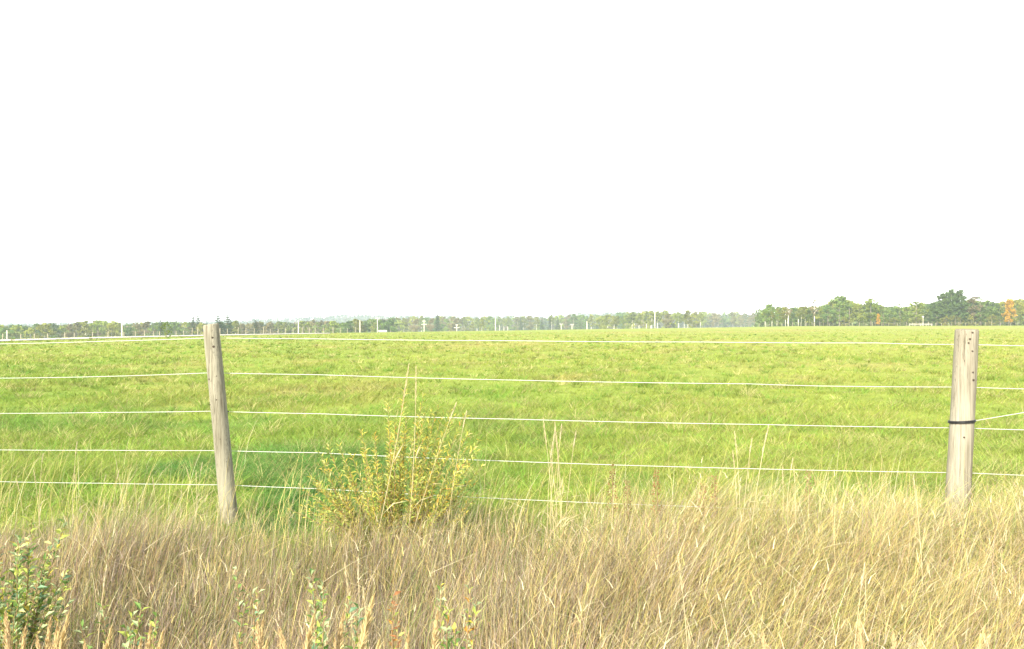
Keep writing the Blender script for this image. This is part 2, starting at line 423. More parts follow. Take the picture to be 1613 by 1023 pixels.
def fence_post(top, bot, r0, r1, mat, label=None):
    """top, bot: world points of the axis; r0 top radius, r1 bottom radius; the foot goes on into the soil"""
    ax = (top - bot).normalized(); bot = bot - ax * .5
    nseg, n = 26, 28
    verts = []; ph = [random.uniform(0, 6.28) for _ in range(3)]
    x = Vector((0, 1, 0)).cross(ax).normalized(); y = ax.cross(x)
    prof = [(i / nseg, 1.0) for i in range(nseg)] + [(1 - .006, 1.0), (1.0, .93)]
    for i, (t, s) in enumerate(prof):
        p = bot + (top - bot) * t; r = (r1 + (r0 - r1) * t) * s
        for k in range(n):
            a = 2 * math.pi * k / n
            rr = r * (1 + .025 * math.sin(2 * a + ph[0] + t * 2) + .018 * math.sin(3 * a + ph[1] - t * 5) + .012 * math.sin(9 * t + ph[2]) + random.uniform(-.006, .006))
            q = p + x * (rr * math.cos(a)) + y * (rr * math.sin(a))
            if i >= nseg: q = q + ax * (.004 * math.sin(a + 1.0))
            verts.append(q)
    m = len(prof)
    fs = [(i * n + k, i * n + (k + 1) % n, (i + 1) * n + (k + 1) % n, (i + 1) * n + k) for i in range(m - 1) for k in range(n)]
    mb = MB(); mb.add([tuple(v - bot) for v in verts], fs)
    mb.f.append(tuple((m - 1) * n + k for k in range(n)))
    o = mb.build('post', mat, fence, True)
    o.location = bot - Vector((0, 5.6, 0))
    if label: o['label'] = label
    return o

def disc_on(p, nrm, r, h):
    mb = MB(); mb.tube([p - nrm * .006, p + nrm * h, p + nrm * (h + .0015)], [r, r, r * .6], 9, jit=.15); return mb

PL_T, PL_B, PLD = at(332, 511, 5.9), at(360.5, 812, 5.88), 5.9
PR_T, PR_B = at(1523, 519, 5.2), at(1507.5, 806, 5.2)
post_l = fence_post(PL_T, PL_B, .052, .060, M['post_a'], 'leaning slimmer post of greyer wood')
post_r = fence_post(PR_T, PR_B, .062, .070, M['post_b'], 'thicker paler post with a black band')
post_ll = fence_post(Vector((-6.4, 6.95, 1.17)), Vector((-6.45, 6.95, -.1)), .058, .064, M['post_a'])
post_rr = fence_post(Vector((5.7, 4.75, 1.36)), Vector((5.7, 4.75, 0)), .062, .068, M['post_b'])

def wire_line(pts, r=.0022):
    """world points along a strand; sag lightly between them"""
    out = []
    for a, b in zip(pts[:-1], pts[1:]):
        n = 10
        for i in range(n): 
            t = i / n; p = a.lerp(b, t); p.z -= .004 * (b - a).length * 4 * t * (1 - t) * .5
            out.append(p)
    out.append(pts[-1]); return out
def fdepth(px):
    """depth of the fence behind photo column px: meet the column with the wire line (just behind the posts)"""
    u = (px - CX) / F
    xs = np.linspace(-9, 9, 4000); ys = fence_y(xs) + .062
    i = np.argmin(abs(xs / ys - u)); return float(ys[i])
WIRES = [
    [(0, 542), (160, 538), (332, 532.5), (500, 534), (806, 537), (1100, 539), (1380, 540.5), (1450, 542.5), (1520, 542.8), (1613, 545)],
    [(0, 596), (160, 593.5), (332, 587.5), (500, 590.5), (806, 599), (1180, 605), (1290, 608.3), (1520, 610), (1613, 613)],
    [(0, 651.5), (160, 650), (332, 648), (500, 652), (806, 660.5), (1200, 669), (1520, 674.5), (1613, 677.5)],
    [(0, 709), (160, 709.5), (344, 710), (500, 713.5), (806, 727), (1200, 739), (1520, 745), (1613, 749)],
    [(0, 759), (160, 761.5), (350, 764), (500, 770), (806, 786.5), (1060, 797), (1520, 812), (1613, 817)],
]
ends_l = [1.09, .87, .64, .41, .19]; ends_r = [1.22, .98, .74, .5, .26]
for i, wl in enumerate(WIRES):
    pts = [Vector((-6.4, 7.01, ends_l[i]))] + [at(px, py, fdepth(px)) for px, py in wl] + [Vector((5.7, 4.82, ends_r[i]))]
    mb = MB(); mb.tube(wire_line(pts), .0015, 6)
    fpart(mb, 'wire', M['wire'], fence, True)
# insulators where the wires pass the posts
for i, wl in enumerate(WIRES):
    for post, px, rad in ((post_l, 332 + i * 6.2, .055), (post_r, 1523 - i * 4, .066)):
        py = np.interp(px, [p[0] for p in wl], [p[1] for p in wl]); d = fdepth(px); p = at(px, py, d)
        mb = MB(); mb.tube([p + Vector((0, -.03, 0)), p + Vector((0, .012, 0))], [.010, .008], 10)
        fpart(mb, 'insulator', M['black'], post)
# the third strand shows its black fitting beside each post
for post, px, py in ((post_l, 357, 649), (post_r, 1499, 673)):
    p = at(px, py, fdepth(px)); mb = MB(); mb.tube([p + Vector((-.016, 0, 0)), p + Vector((-.006, 0, .003)), p + Vector((.006, 0, .003)), p + Vector((.016, 0, 0))], [.003, .0065, .0065, .003], 8)
    fpart(mb, 'insulator', M['black'], post)
def axis_at(T, B, py, d): 
    z = at(0, py, d).z; t = (z - B.z) / (T.z - B.z); return B.lerp(T, t)
# black band on the paler post, and the slanting strand tied to it
c = axis_at(PR_T, PR_B, 665, 5.2); mb = MB()
ring = [c + Vector((.0715 * math.cos(a), .0715 * math.sin(a), .006 * math.cos(a + .6))) for a in np.linspace(0, 2 * math.pi, 41)]
for k in (0, .008): mb.tube([p + Vector((0, 0, k)) for p in ring], .0036, 7, cap=False)
fpart(mb, 'black_band', M['black'], post_r, True)
mb = MB(); mb.tube(wire_line([c + Vector((.07, .01, .004)), c.lerp(Vector((5.64, 4.75, 1.33)), .5) , Vector((5.64, 4.75, 1.33))]), .0015, 6)
fpart(mb, 'slanting_wire', M['wire'], fence, True)
# knots and nail holes
def knots(post, T, B, d, r0, lst):
    for px, py, r in lst:
        a = axis_at(T, B, py, d); x = (px - CX) / F * d; dx = x - a.x
        rr = max(r0, abs(dx) + .004); dy = -math.sqrt(max(1e-5, rr * rr - dx * dx)); nrm = Vector((dx, dy, 0)).normalized()
        fpart(disc_on(a + nrm * (r0 * 1.0), nrm, r, .001), 'knot', M['knot'], post)
knots(post_l, PL_T, PL_B, 5.9, .0545, [(339, 532, .007), (340.5, 546, .008), (333.5, 597, .0065), (345.5, 592, .004), (346, 629, .006), (333.5, 637, .005), (352, 690, .004)])
knots(post_r, PR_T, PR_B, 5.2, .0655, [(1523, 524, .005), (1519, 534, .006), (1517, 540, .005), (1523, 553, .005), (1524, 586, .005), (1525, 598, .007), (1510, 687, .005)])

# ------------------------------------------------------------------ grass stalks with seed heads
def seed_head(mb, p0, p1, rad, col, n):
    ax = p1 - p0; L = ax.length; ax.normalize()
    sx = ax.orthogonal().normalized(); sy = ax.cross(sx)
    for i in range(n):
        t = (i + random.random()) / n; prof = math.sin(math.pi * min(1, .12 + t * .9)) ** .8
        a = random.uniform(0, 6.283); o = sx * math.cos(a) + sy * math.sin(a)
        q = p0 + ax * (t * L * .93) + o * (rad * .25 * prof)
        dd = (ax * random.uniform(.9, 1.3) + o * random.uniform(.15, .55) * prof)
        k = random.uniform(.75, 1.25)
        mb.leaf(q, dd, L * random.uniform(.10, .18), rad * .30, [min(.95, c * k) for c in col], random.uniform(-1, 1), .05)
    mb.tube([p0, p0.lerp(p1, .5), p1], [rad * .35, rad * .5, rad * .1], 5, [c * .8 for c in col])

def stalk_proto(h, head, rad, stemr, colh, cols, n, curve):
    e = empty('grass_stalk')
    f = lambda t: Vector((curve * t * t, 0, h * t))
    s = MB(); s.tube([f(t) for t in np.linspace(0, 1, 9)], [stemr * (1 - .5 * t) for t in np.linspace(0, 1, 9)], 5, cols)
    for k in range(2):                                                    # a dry leaf on the stem
        t = random.uniform(.2, .55); a = random.uniform(0, 6.28)
        s.leaf(f(t), (math.cos(a), math.sin(a), 1.4), h * .16, stemr * 1.8, cols, .4, .4)
    s.build('stem', M['dry'], e)
    b = MB(); t0 = 1 - head / h
    seed_head(b, f(t0), f(1) + Vector((curve * .03, 0, 0)), rad, colh, n); b.build('seed_head', M['dry'], e)
    return e
STRAW = (.54, .41, .20); STEMC = (.55, .46, .20); PALE = (.60, .51, .33)
protos = {
    'plume': [stalk_proto(1.0, .15, .0085, .0022, STRAW, STEMC, 130, .05), stalk_proto(1.0, .12, .0095, .0022, (.57, .43, .22), STEMC, 120, -.04), stalk_proto(1.0, .19, .008, .0022, (.56, .44, .21), STEMC, 140, .10)],
    'thin': [stalk_proto(1.0, .13, .0044, .0021, PALE, (.56, .47, .27), 50, .05), stalk_proto(1.0, .20, .004, .0021, (.56, .47, .27), (.58, .49, .28), 50, -.05)],
}
used = set()
def stalk(kind, tip, root_px, d, label, group, v=None):
    """tip: photo pixel of the tip, root_px: photo column of the foot (on the ground at depth d)"""
    P = protos[kind]; pr = P[random.randrange(len(P)) if v is None else v]
    o = pr if pr.name not in used else copy_tree(pr); used.add(pr.name if o is pr else o.name)
    t = at(tip[0], tip[1], d); fx = (root_px - CX) / F * d; foot = Vector((fx, d, gz(fx, d)))
    v_ = t - foot; o.location = foot; s = v_.length; s0 = (s * .45 + .55 * .8) if kind == 'plume' else s
    o.scale = (s0 if kind == 'plume' else .55 + .45 * s, s0 if kind == 'plume' else .55 + .45 * s, s)
    ry = math.atan2(v_.x, v_.z); o.rotation_euler = (0, ry, 0)
    if kind == 'thin':
        pass
    tag(o, label, 'grass stalk', group); o.name = 'grass_stalk'
    return o
GP = 'thick straw seed heads along the bottom edge'
for k, (tx, ty) in enumerate([(17, 996), (33, 968), (40, 967), (46, 976), (56, 985), (69, 988), (87, 1004), (102, 990), (113, 1013), (5, 990)]):
    stalk('plume', (tx, ty), tx + random.uniform(-14, 14), random.uniform(1.45, 1.75), 'thick straw seed head in the bunch below the leafy shrub in the lower left corner', GP)
for tx, ty in [(157, 1011), (186, 996), (192, 1006), (206, 986), (270, 1009)]:
    stalk('plume', (tx, ty), tx + random.uniform(-16, 10), random.uniform(1.5, 1.8), 'thick straw seed head just right of the bunch in the lower left corner', GP)
for tx, ty in [(361, 1009), (384, 976), (395, 1003), (421, 970), (434, 981), (466, 991), (475, 1004)]:
    stalk('plume', (tx, ty), tx + random.uniform(-16, 10), random.uniform(1.5, 1.8), 'thick straw seed head in the row below the leaning post', GP)
stalk('plume', (517, 935), 478, 1.6, 'longest thick seed head, slanting up to the right below the yellow willow bush', GP, 2)
stalk('plume', (506, 965), 478, 1.62, 'thick seed head tucked against the longest slanting one', GP, 0)
for tx, ty in [(537, 1009), (551, 1007), (609, 999), (685, 1015)]:
    stalk('plume', (tx, ty), tx + random.uniform(-14, 14), random.uniform(1.55, 1.8), 'low thick seed head barely showing below the yellow willow bush', GP)
stalk('plume', (654, 963), 645, 1.6, 'pale upright thick seed head standing alone below the right side of the willow bush', GP, 0)
GT = 'thin stalks standing out of the dry grass'
stalk('thin', (542, 880), 590, 2.6, 'thin stalk leaning left with a fat pale head, below the willow bush', GT, 0)
stalk('thin', (565, 886), 563, 2.6, 'upright thin stalk beside the left leaning one below the willow bush', GT, 1)
stalk('thin', (594, 924), 588, 2.5, 'short thin orange stalk right of the upright one below the willow bush', GT, 1)
stalk('thin', (1090, 878), 1087, 2.7, 'yellow thin stalk alone in the middle of the verge, right of centre', GT, 1)
stalk('thin', (1340, 886), 1336, 2.6, 'pale thin stalk reaching the bottom edge, left of the paler post', GT, 0)
stalk('thin', (1455, 748), 1455, 3.6, 'very tall thin yellow stalk just left of the paler post', GT, 1)
stalk('thin', (147, 890), 147, 2.7, 'twin thin stalk right of the leafy shrub in the lower left corner', GT, 0)
for tx, ty in [(1379, 970), (1430, 996), (1475, 1001), (1493, 987), (1227, 998), (1598, 979)]:
    stalk('plume', (tx, ty), tx + random.uniform(-20, 10), random.uniform(1.6, 1.9), 'pale seed head at the bottom edge below the paler post', 'pale seed heads below the paler post')
for tx, ty, rx in [(862, 672, 868), (869, 658, 874), (872, 668, 876), (887, 665, 883), (895, 679, 888), (858, 696, 862), (889, 690, 885), (878, 710, 880)]:
    stalk('thin', (tx, ty), rx, random.uniform(4.7, 5.0), 'tall pale stalk in the bunch standing right of the yellow willow bush', 'tall pale stalks right of the willow bush')
for tx, ty, rx in [(1170, 679, 1166), (1172, 690, 1168), (1198, 667, 1178), (1193, 690, 1180), (1166, 710, 1160)]:
    stalk('thin', (tx, ty), rx, random.uniform(4.6, 4.9), 'tall pale stalk in the sparse pair of clumps halfway between bush and paler post', 'tall pale stalks halfway to the paler post')
for tx, ty, rx in [(1237, 721, 1235), (1244, 738, 1228), (1262, 735, 1250)]:
    stalk('thin', (tx, ty), rx, 4.7, 'shorter yellow stalk right of the halfway clumps', 'tall pale stalks halfway to the paler post')
for tx, ty, rx in [(58, 714, 62), (63, 740, 62), (110, 696, 114), (128, 748, 120), (158, 747, 150), (177, 741, 175), (36, 756, 40), (220, 760, 214), (250, 752, 248)]:
    stalk('thin', (tx, ty), rx, random.uniform(5.2, 5.7), 'thin yellow stalk standing before the green field left of the leaning post', 'thin stalks left of the leaning post')
for tx, ty, rx in [(303, 735, 312), (309, 728, 308), (318, 742, 305)]:
    stalk('thin', (tx, ty), rx, 5.5, 'curled pale stalk close to the left of the leaning post', 'curled stalks beside the leaning post')
stalk('thin', (659, 576), 585, 4.95, 'longest bare stem, slanting right out of the top of the willow bush', GT, 1)
stalk('thin', (670, 578), 640, 5.0, 'upright bare stem beside the longest one above the willow bush', GT, 1)
stalk('thin', (706, 630), 640, 5.0, 'bare stem slanting right from the willow bush towards the third wire', GT, 0)
stalk('thin', (722, 646), 700, 5.0, 'upright tan stalk on the right of the willow bush', GT, 0)

# ------------------------------------------------------------------ leafy bushes
def lerp3(a, b, t): return [a[i] + (b[i] - a[i]) * t for i in range(3)]
def shrub(name, loc, stems, leaf_cols, L, W, gap, label, cat, stem_r=.004, group=None, up=.9, bare=.15, stem_mat='stem'):
    """stems: list of (dx, dy, height, curve); leaves climb every stem and point up along it"""
    root = empty(name, loc); tag(root, label, cat, group)
    fol = MB()
    for (bx, by, dx, dy, h, cv) in stems:
        f = lambda t: Vector((bx + dx * (t ** (1 + cv)), by + dy * (t ** (1 + cv)), h * t))
        mb = MB(); ts = np.linspace(0, 1, 8)
        mb.tube([f(t) + Vector((random.uniform(-1, 1), random.uniform(-1, 1), 0)) * (.006 * t) for t in ts], [stem_r * (1 - .7 * t) for t in ts], 5); mb.build('stem', M[stem_mat], root)
        n = int(h / gap)
        for i in range(n):
            t = bare + (1 - bare) * (i + random.random() * .8) / n
            ax = (f(min(1, t + .03)) - f(t - .03)).normalized(); p = f(t)
            a = i * 2.4 + random.uniform(-.5, .5); o = Vector((math.cos(a), math.sin(a), 0))
            d = ax * up * random.uniform(.6, 1.3) + o * random.uniform(.5, 1.1) + Vector((0, 0, random.uniform(-.35, .25)))
            c = random.choices([q[0] for q in leaf_cols], [q[1] for q in leaf_cols])[0]
            k = random.uniform(.75, 1.25)
            fol.leaf(p, d, L * random.uniform(.55, 1.2) * (1 - .25 * t), W * random.uniform(.7, 1.2), [min(.9, q * k) for q in c], random.uniform(-.9, .9), random.uniform(0, .35))
    fol.build('foliage', M['leaf'], root)
    return root

YEL = (.56, .47, .08); YG = (.34, .40, .08); GRN = (.13, .22, .05); ORA = (.50, .26, .045); PALEY = (.58, .53, .20); SILV = (.34, .42, .20); BLUG = (.15, .26, .14)
st = []
for i in range(76):
    a = random.uniform(0, 6.283); r = random.uniform(.0, 1) ** .6
    ox, oy = math.cos(a) * r, math.sin(a) * r * .55
    h = random.uniform(.40, .82) * (1 - .33 * r * r) * (1 + .3 * ox) * random.uniform(.8, 1.2) + .05
    st.append((ox * .22, oy * .2, ox * .36 + random.uniform(-.04, .04), oy * .25, h, .5))
for i in range(22):                                                   # low arching shoots round the skirt, most on the right
    a = random.uniform(-1.0, 1.0) if i < 14 else random.uniform(2.3, 4.0)
    st.append((.12 * math.cos(a), .08 * math.sin(a), random.uniform(.30, .52) * math.cos(a), random.uniform(.1, .3) * math.sin(a), random.uniform(.22, .42), .15))
# tall leaders seen against the field
for (px, py, bx) in [(638, 598, 610), (655, 655, 625), (512, 690, 570), (508, 712, 560), (572, 690, 585), (590, 668, 600), (612, 668, 612), (630, 672, 620), (676, 680, 650), (700, 690, 660), (720, 738, 690), (745, 760, 700), (688, 716, 650), (545, 740, 560)]:
    t = at(px, py, 5.15); bxw = (bx - CX) / F * 5.15; b0 = -.69
    st.append((bxw - b0, 0, t.x - bxw, random.uniform(-.05, .1), t.z - .02, .25))
bush = shrub('willow_bush', (-.69, 5.15, gz(-.69, 5.15) - .02), st, [(YEL, 4), (YG, 5), (GRN, 2.2), (ORA, .5), (PALEY, 1.5)], .05, .0036, .0056, 'yellowing willow bush growing in front of the wires between the two posts', 'bush', .003)

def small_shrub(name, px, d, base_tops, cols, label, L=.05, W=.009, gap=.016, group=None, cat='shrub'):
    x0 = (px - CX) / F * d; z0 = gz(x0, d) - .02
    st = []
    for (tx, ty) in base_tops:
        t = at(tx, ty, d); st.append((random.uniform(-.05, .05), random.uniform(-.05, .05), t.x - x0, random.uniform(-.12, .12), t.z - z0, .4))
    return shrub(name, (x0, d, z0), st, cols, L, W, gap, label, cat, .0035, group)
WC = [(SILV, 3), (GRN, 3.4), (BLUG, .9), (YG, 3.6), (PALEY, 1.2), (YEL, .5)]
small_shrub('leafy_shrub', 20, 2.9, [(62, 812), (70, 835), (14, 858), (0, 840), (108, 850), (100, 905), (118, 922), (-30, 850), (40, 870), (-20, 905), (26, 905), (60, 940), (5, 950), (85, 960), (-50, 830), (45, 845), (-10, 870), (10, 880), (30, 930), (-5, 935), (50, 965), (75, 925), (15, 975), (-35, 880)], WC, 'green and silver leaved shrub at the left edge of the verge', .044, .0072, .0085)
WS = [(SILV, 3), (BLUG, .8), (GRN, 2.6), (YG, 2.4)]
G6 = 'small willow seedlings in the dry grass'
small_shrub('willow_seedling', 178, 2.5, [(168, 945), (205, 962), (226, 948), (180, 970), (190, 985)], WS, 'silvery seedling right of the leafy shrub in the lower left', .038, .0058, .012, G6)
small_shrub('willow_seedling', 243, 2.3, [(240, 990), (252, 1000), (232, 1004)], WS, 'low blue green seedling at the bottom edge between shrub and leaning post', .038, .0058, .012, G6)
small_shrub('willow_seedling', 385, 2.7, [(366, 905), (392, 915), (378, 935), (402, 945)], WS, 'slender pale seedling below the leaning post', .034, .0052, .014, G6)
small_shrub('willow_seedling', 512, 2.4, [(488, 905), (502, 925), (515, 950), (536, 960), (548, 945), (525, 985)], WS, 'broadest seedling, bright green, below the left side of the willow bush', .04, .0062, .010, G6)
small_shrub('willow_seedling', 698, 2.4, [(686, 936), (712, 942), (700, 960), (724, 968), (690, 975)], [(SILV, 3), (YG, 3), (GRN, 2), (YEL, .8), (ORA, .6)], 'yellow tinged seedling below the right side of the willow bush', .04, .0062, .012, G6)
small_shrub('red_weed', 625, 2.4, [(618, 940), (630, 952), (624, 975)], [((.33, .15, .06), 3), (ORA, 1), (YG, 1.5)], 'reddish orange weed between the two seedlings below the willow bush', .032, .0045, .013, None, 'weed')
# docks with rusty seed spikes
def dock(px, y0, d, col, label):
    x = (px - CX) / F * d; z = gz(x, d); t = at(px, y0, d)
    e = empty('dock_plant', (x, d, z)); tag(e, label, 'weed', 'dry docks in front of the field')
    H = t.z - z
    s = MB(); s.tube([(0, 0, 0), (.006, 0, H * .5), (0, 0, H)], [.004, .003, .0015], 5, (.3, .2, .1)); s.build('stem', M['stem'], e)
    b = MB()
    for i in range(130):
        q = random.uniform(.42, 1); a = random.uniform(0, 6.28); r = random.uniform(.004, .022) * (1.25 - q)*1.8
        p = Vector((r * math.cos(a), r * math.sin(a), H * q)); k = random.uniform(.6, 1.3)
        b.leaf(p, (math.cos(a), math.sin(a), random.uniform(-.4, .8)), .011, .0042, [c_ * k for c_ in col], random.uniform(-2, 2), .1)
    b.build('seed_spike', M['dry'], e)
    f = MB()
    for i in range(4):
        a = i * 1.6; f.leaf((0, 0, H * .12), (math.cos(a), math.sin(a), 1.1), .14, .018, (.3, .3, .08), .3, .4)
    f.build('leaf', M['leaf'], e)
for px, y0, col, lb in [(964, 732, (.24, .13, .06), 'darkest brown dock spike, left of the rusty red one'), (988, 757, (.25, .17, .08), 'short brown dock spike between the dark and the rusty ones'), (1034, 739, (.27, .13, .06), 'rusty red dock spike in front of the lowest wire'), (1107, 762, (.33, .2, .1), 'small faint brown dock left of the reddish short one'), (1125, 751, (.29, .17, .085), 'short reddish dock left of the halfway stalks'), (1274, 740, (.28, .18, .1), 'lone brown dock spike below the fourth wire, nearer the paler post')]:
    dock(px, y0, 5.05, col, lb)

# ------------------------------------------------------------------ trees
def crown_quads(rng_, centers, per, spread, size, col, jit):
    vs, cs = [], []
    for (cx, cy, cz, rad, shade) in centers:
        n = max(3, int(per * rad))
        p = rng_.normal(0, 1, (n, 3)); p /= np.linalg.norm(p, axis=1, keepdims=True) + 1e-6
        p *= (rng_.random((n, 1)) ** .45) * rad * spread
        p[:, 2] *= .75
        p += np.array([cx, cy, cz])
        a = rng_.normal(0, 1, (n, 3)); a /= np.linalg.norm(a, axis=1, keepdims=True); b = np.cross(a, rng_.normal(0, 1, (n, 3))); b /= np.linalg.norm(b, axis=1, keepdims=True) + 1e-6
        s = size * rng_.uniform(.6, 1.3, (n, 1)); a *= s; b *= s * .7
        vs.append(np.stack([p - a - b * .4, p + b, p + a - b * .3, p - b * .9], 1).reshape(-1, 3))
        c = np.array(col) * shade * rng_.uniform(1 - jit, 1 + jit, (n, 1))
        cs.append(np.repeat(c, 4, 0))
    v = np.concatenate(vs); c = np.concatenate(cs); f = np.arange(len(v)).reshape(-1, 4)
    return v, f, np.clip(c, .005, .9)

def tree_proto(name, kind, col, seed, width=.45, trunk='bark', crown_from=.25, dens=1.0):
    """unit-height tree (metres: 10 tall): tapered trunk with limbs, crown of many leaf clumps"""
    r_ = np.random.default_rng(seed); H = 10.0
    root = empty(name); t = MB(); rd = random.Random(seed)
    lean = rd.uniform(-.3, .3) if kind != 'spruce' else 0
    top = H * (.93 if kind != 'bare' else 1)
    t.tube([(0, 0, -.4), (lean * .2, 0, H * .3), (lean * .6, 0, H * .62), (lean, 0, top)], [.17, .14, .085, .02], 6)
    centers = []
    if kind == 'spruce':
        n = 26
        for i in range(n):
            q = i / (n - 1); z = H * (.08 + .92 * q); rad = width * H * .5 * (1 - q) ** .85 + .08
            m = max(1, int(7 * (1 - q)) + 1)
            for k in range(m):
                a = rd.uniform(0, 6.28); rr = rad * rd.uniform(.35, 1)
                centers.append((lean * q + math.cos(a) * rr, math.sin(a) * rr, z - rr * .28, .35 + .3 * (1 - q), rd.uniform(.65, 1.25)))
    else:
        nl = 9 if kind != 'bare' else 14
        for i in range(nl):
            q = rd.uniform(crown_from + .05, .85); a = rd.uniform(0, 6.28); reach = width * H * .5 * rd.uniform(.5, 1.0) * math.sin(math.pi * min(.95, max(.12, (q - crown_from) / (1.02 - crown_from) * .9 + .18)))
            b = Vector((lean * q, 0, H * q * .9)); e = b + Vector((math.cos(a) * reach, math.sin(a) * reach, H * rd.uniform(.06, .16)))
            t.tube([b, b.lerp(e, .5) + Vector((0, 0, .12)), e], [.055, .035, .012], 5)
        nc = int((46 if kind != 'bare' else 16) * dens)
        for i in range(nc):
            q = crown_from + (1 - crown_from) * rd.random() ** .85; zz = (q - crown_from) / (1 - crown_from)
            prof = math.sin(math.pi * (.10 + .86 * zz)) ** .7
            a = rd.uniform(0, 6.28); rr = width * H * .5 * prof * rd.uniform(.25, 1) 
            centers.append((lean * q + math.cos(a) * rr, math.sin(a) * rr, H * q - .2, rd.uniform(.45, 1.0) * (.6 + .5 * prof), rd.uniform(.72, 1.22)))
    if kind == 'spruce':
        m = 900; q = r_.random(m) ** 1.25 * .97 + .03; lay = np.round(q * 22) / 22; q = q * .35 + lay * .65
        rad = width * H * .5 * (1 - q) ** .9 * np.sqrt(r_.random(m)) * r_.uniform(.75, 1.1, m) + .03; a = r_.uniform(0, 6.283, m)
        p = np.stack([np.cos(a) * rad, np.sin(a) * rad, H * q - rad * .35], 1)
        out = np.stack([np.cos(a), np.sin(a), np.full(m, -.35)], 1); sd_ = np.stack([-np.sin(a), np.cos(a), r_.normal(0, .3, m)], 1)
        L_ = r_.uniform(.22, .42, (m, 1)); w_ = L_ * .42
        v = np.stack([p - out * L_, p + sd_ * w_, p + out * L_, p - sd_ * w_ + np.array([0, 0, .08])], 1).reshape(-1, 3)
        c = np.repeat(np.array(col) * r_.uniform(.7, 1.3, (m, 1)), 4, 0); f = np.arange(len(v)).reshape(-1, 4)
        t.build('trunk', M[trunk], root, True); np_mesh('crown', v, f, M['crown'], root, c); return root
    t.build('trunk', M[trunk], root, True)
    v, f, c = crown_quads(r_, centers, 56 if kind != 'spruce' else 46, 1.0, .26 if kind != 'spruce' else .24, col, .13)
    np_mesh('crown', v, f, M['crown'], root, c)
    return root

TP = {
    'broad': [tree_proto('broadleaf_tree', 'broad', (.095, .155, .05), 1, .7), tree_proto('broadleaf_tree', 'broad', (.11, .165, .055), 2, .78, crown_from=.15), tree_proto('broadleaf_tree', 'broad', (.085, .14, .06), 3, .6)],
    'yellow': [tree_proto('yellow_tree', 'broad', (.16, .21, .055), 4, .65), tree_proto('yellow_tree', 'broad', (.185, .215, .06), 5, .7, crown_from=.18)],
    'orange': [tree_proto('orange_tree', 'broad', (.38, .235, .04), 6, .42, crown_from=.15)],
    'brown': [tree_proto('brown_tree', 'broad', (.125, .125, .08), 7, .45, dens=.7), tree_proto('brown_tree', 'broad', (.145, .135, .09), 8, .5, dens=.75)],
    'birch': [tree_proto('birch_tree', 'broad', (.14, .16, .045), 9, .36, 'birch', .42, .75), tree_proto('birch_tree', 'broad', (.12, .15, .05), 10, .32, 'birch', .5, .65)],
    'spruce': [tree_proto('spruce_tree', 'spruce', (.035, .062, .035), 12, .55), tree_proto('spruce_tree', 'spruce', (.04, .065, .04), 13, .48)],
    'poplar': [tree_proto('poplar_tree', 'broad', (.055, .095, .036), 14, .42, crown_from=.1, dens=1.2), tree_proto('poplar_tree', 'broad', (.06, .10, .038), 15, .48, crown_from=.12, dens=1.2)],
    'bare': [tree_proto('dead_tree', 'bare', (.16, .14, .10), 16, .32, 'birch', .45, .5)],
    'bush': [tree_proto('field_bush', 'broad', (.10, .145, .035), 17, 1.1, crown_from=.03), tree_proto('field_bush', 'broad', (.14, .15, .045), 18, 1.3, crown_from=.03)],
}
for k_, col_ in (('palebush', (.42, .42, .26)),):
    TP[k_] = [tree_proto('dry_bush', 'broad', col_, 19, 1.7, crown_from=.03, dens=.5)]
WORD = {'broad': 'green broadleaf tree', 'yellow': 'yellow green broadleaf tree', 'orange': 'orange leaved tree', 'brown': 'brownish half bare tree', 'birch': 'slender pale trunked birch', 'spruce': 'dark pointed spruce', 'poplar': 'dark dense tall tree', 'bare': 'nearly bare dead tree', 'bush': 'rounded bush', 'palebush': 'pale dry bush'}
CAT = {'spruce': 'conifer', 'bush': 'bush', 'palebush': 'bush'}
used_t = set()
def tree(kind, px, ty, d, label, group=None, wide=1.0, base_y=None):
    P = TP[kind]; i = random.randrange(len(P)); pr = P[i]
    nm = pr.name.split('.')[0]
    o = pr if (kind, i) not in used_t else copy_tree(pr); used_t.add((kind, i))
    x = (px - CX) / F * d; z = gz(x, d) - .05
    h = max(.3, (CAMZ - (ty - CY) / F * d) - z)
    o.location = (x, d, z); o.scale = (h / 10 * wide, h / 10 * wide, h / 10); o.rotation_euler = (0, 0, random.uniform(0, 6.28))
    o.name = nm; tag(o, label, CAT.get(kind, 'tree'), group)
    return o

# the tree line, span by span between things one can find; tops follow the photo's skyline
def row(p0, p1, n, tops, d0, d1, kinds, where, group):
    for i in range(n):
        px = p0 + (p1 - p0) * (i + random.uniform(.1, .9)) / n
        ty = np.interp(px, [t[0] for t in tops], [t[1] for t in tops]) + abs(random.gauss(0, 3.6)) - 3.0
        k = random.choices(list(kinds), list(kinds.values()))[0]
        tree(k, px, ty, random.uniform(d0, d1), f'{WORD[k]}, {where}', group, random.uniform(.85, 1.25))
SKY_L = [(-300, 512), (0, 514), (60, 512), (100, 511), (150, 508), (165, 506), (190, 510), (240, 509), (300, 509), (420, 509), (470, 507), (500, 506), (540, 510), (560, 504), (600, 502), (620, 502), (640, 501), (670, 498), (700, 500), (800, 500), (900, 498), (960, 497), (1030, 491), (1060, 492), (1110, 492), (1200, 494)]
GTL = 'trees of the far tree line'
MIXL = {'broad': 5, 'yellow': 2, 'brown': 3, 'birch': 2, 'spruce': .6}
row(-260, 0, 14, SKY_L, 300, 380, MIXL, 'far line past the left edge', GTL)
row(0, 100, 14, SKY_L, 300, 380, {'broad': 5, 'yellow': 2, 'brown': 2, 'poplar': 1}, 'far line left of the small roofed building', GTL)
row(100, 192, 12, SKY_L, 310, 380, {'birch': 4, 'yellow': 2, 'brown': 3, 'broad': 2}, 'far line just left of the thick pole', GTL)
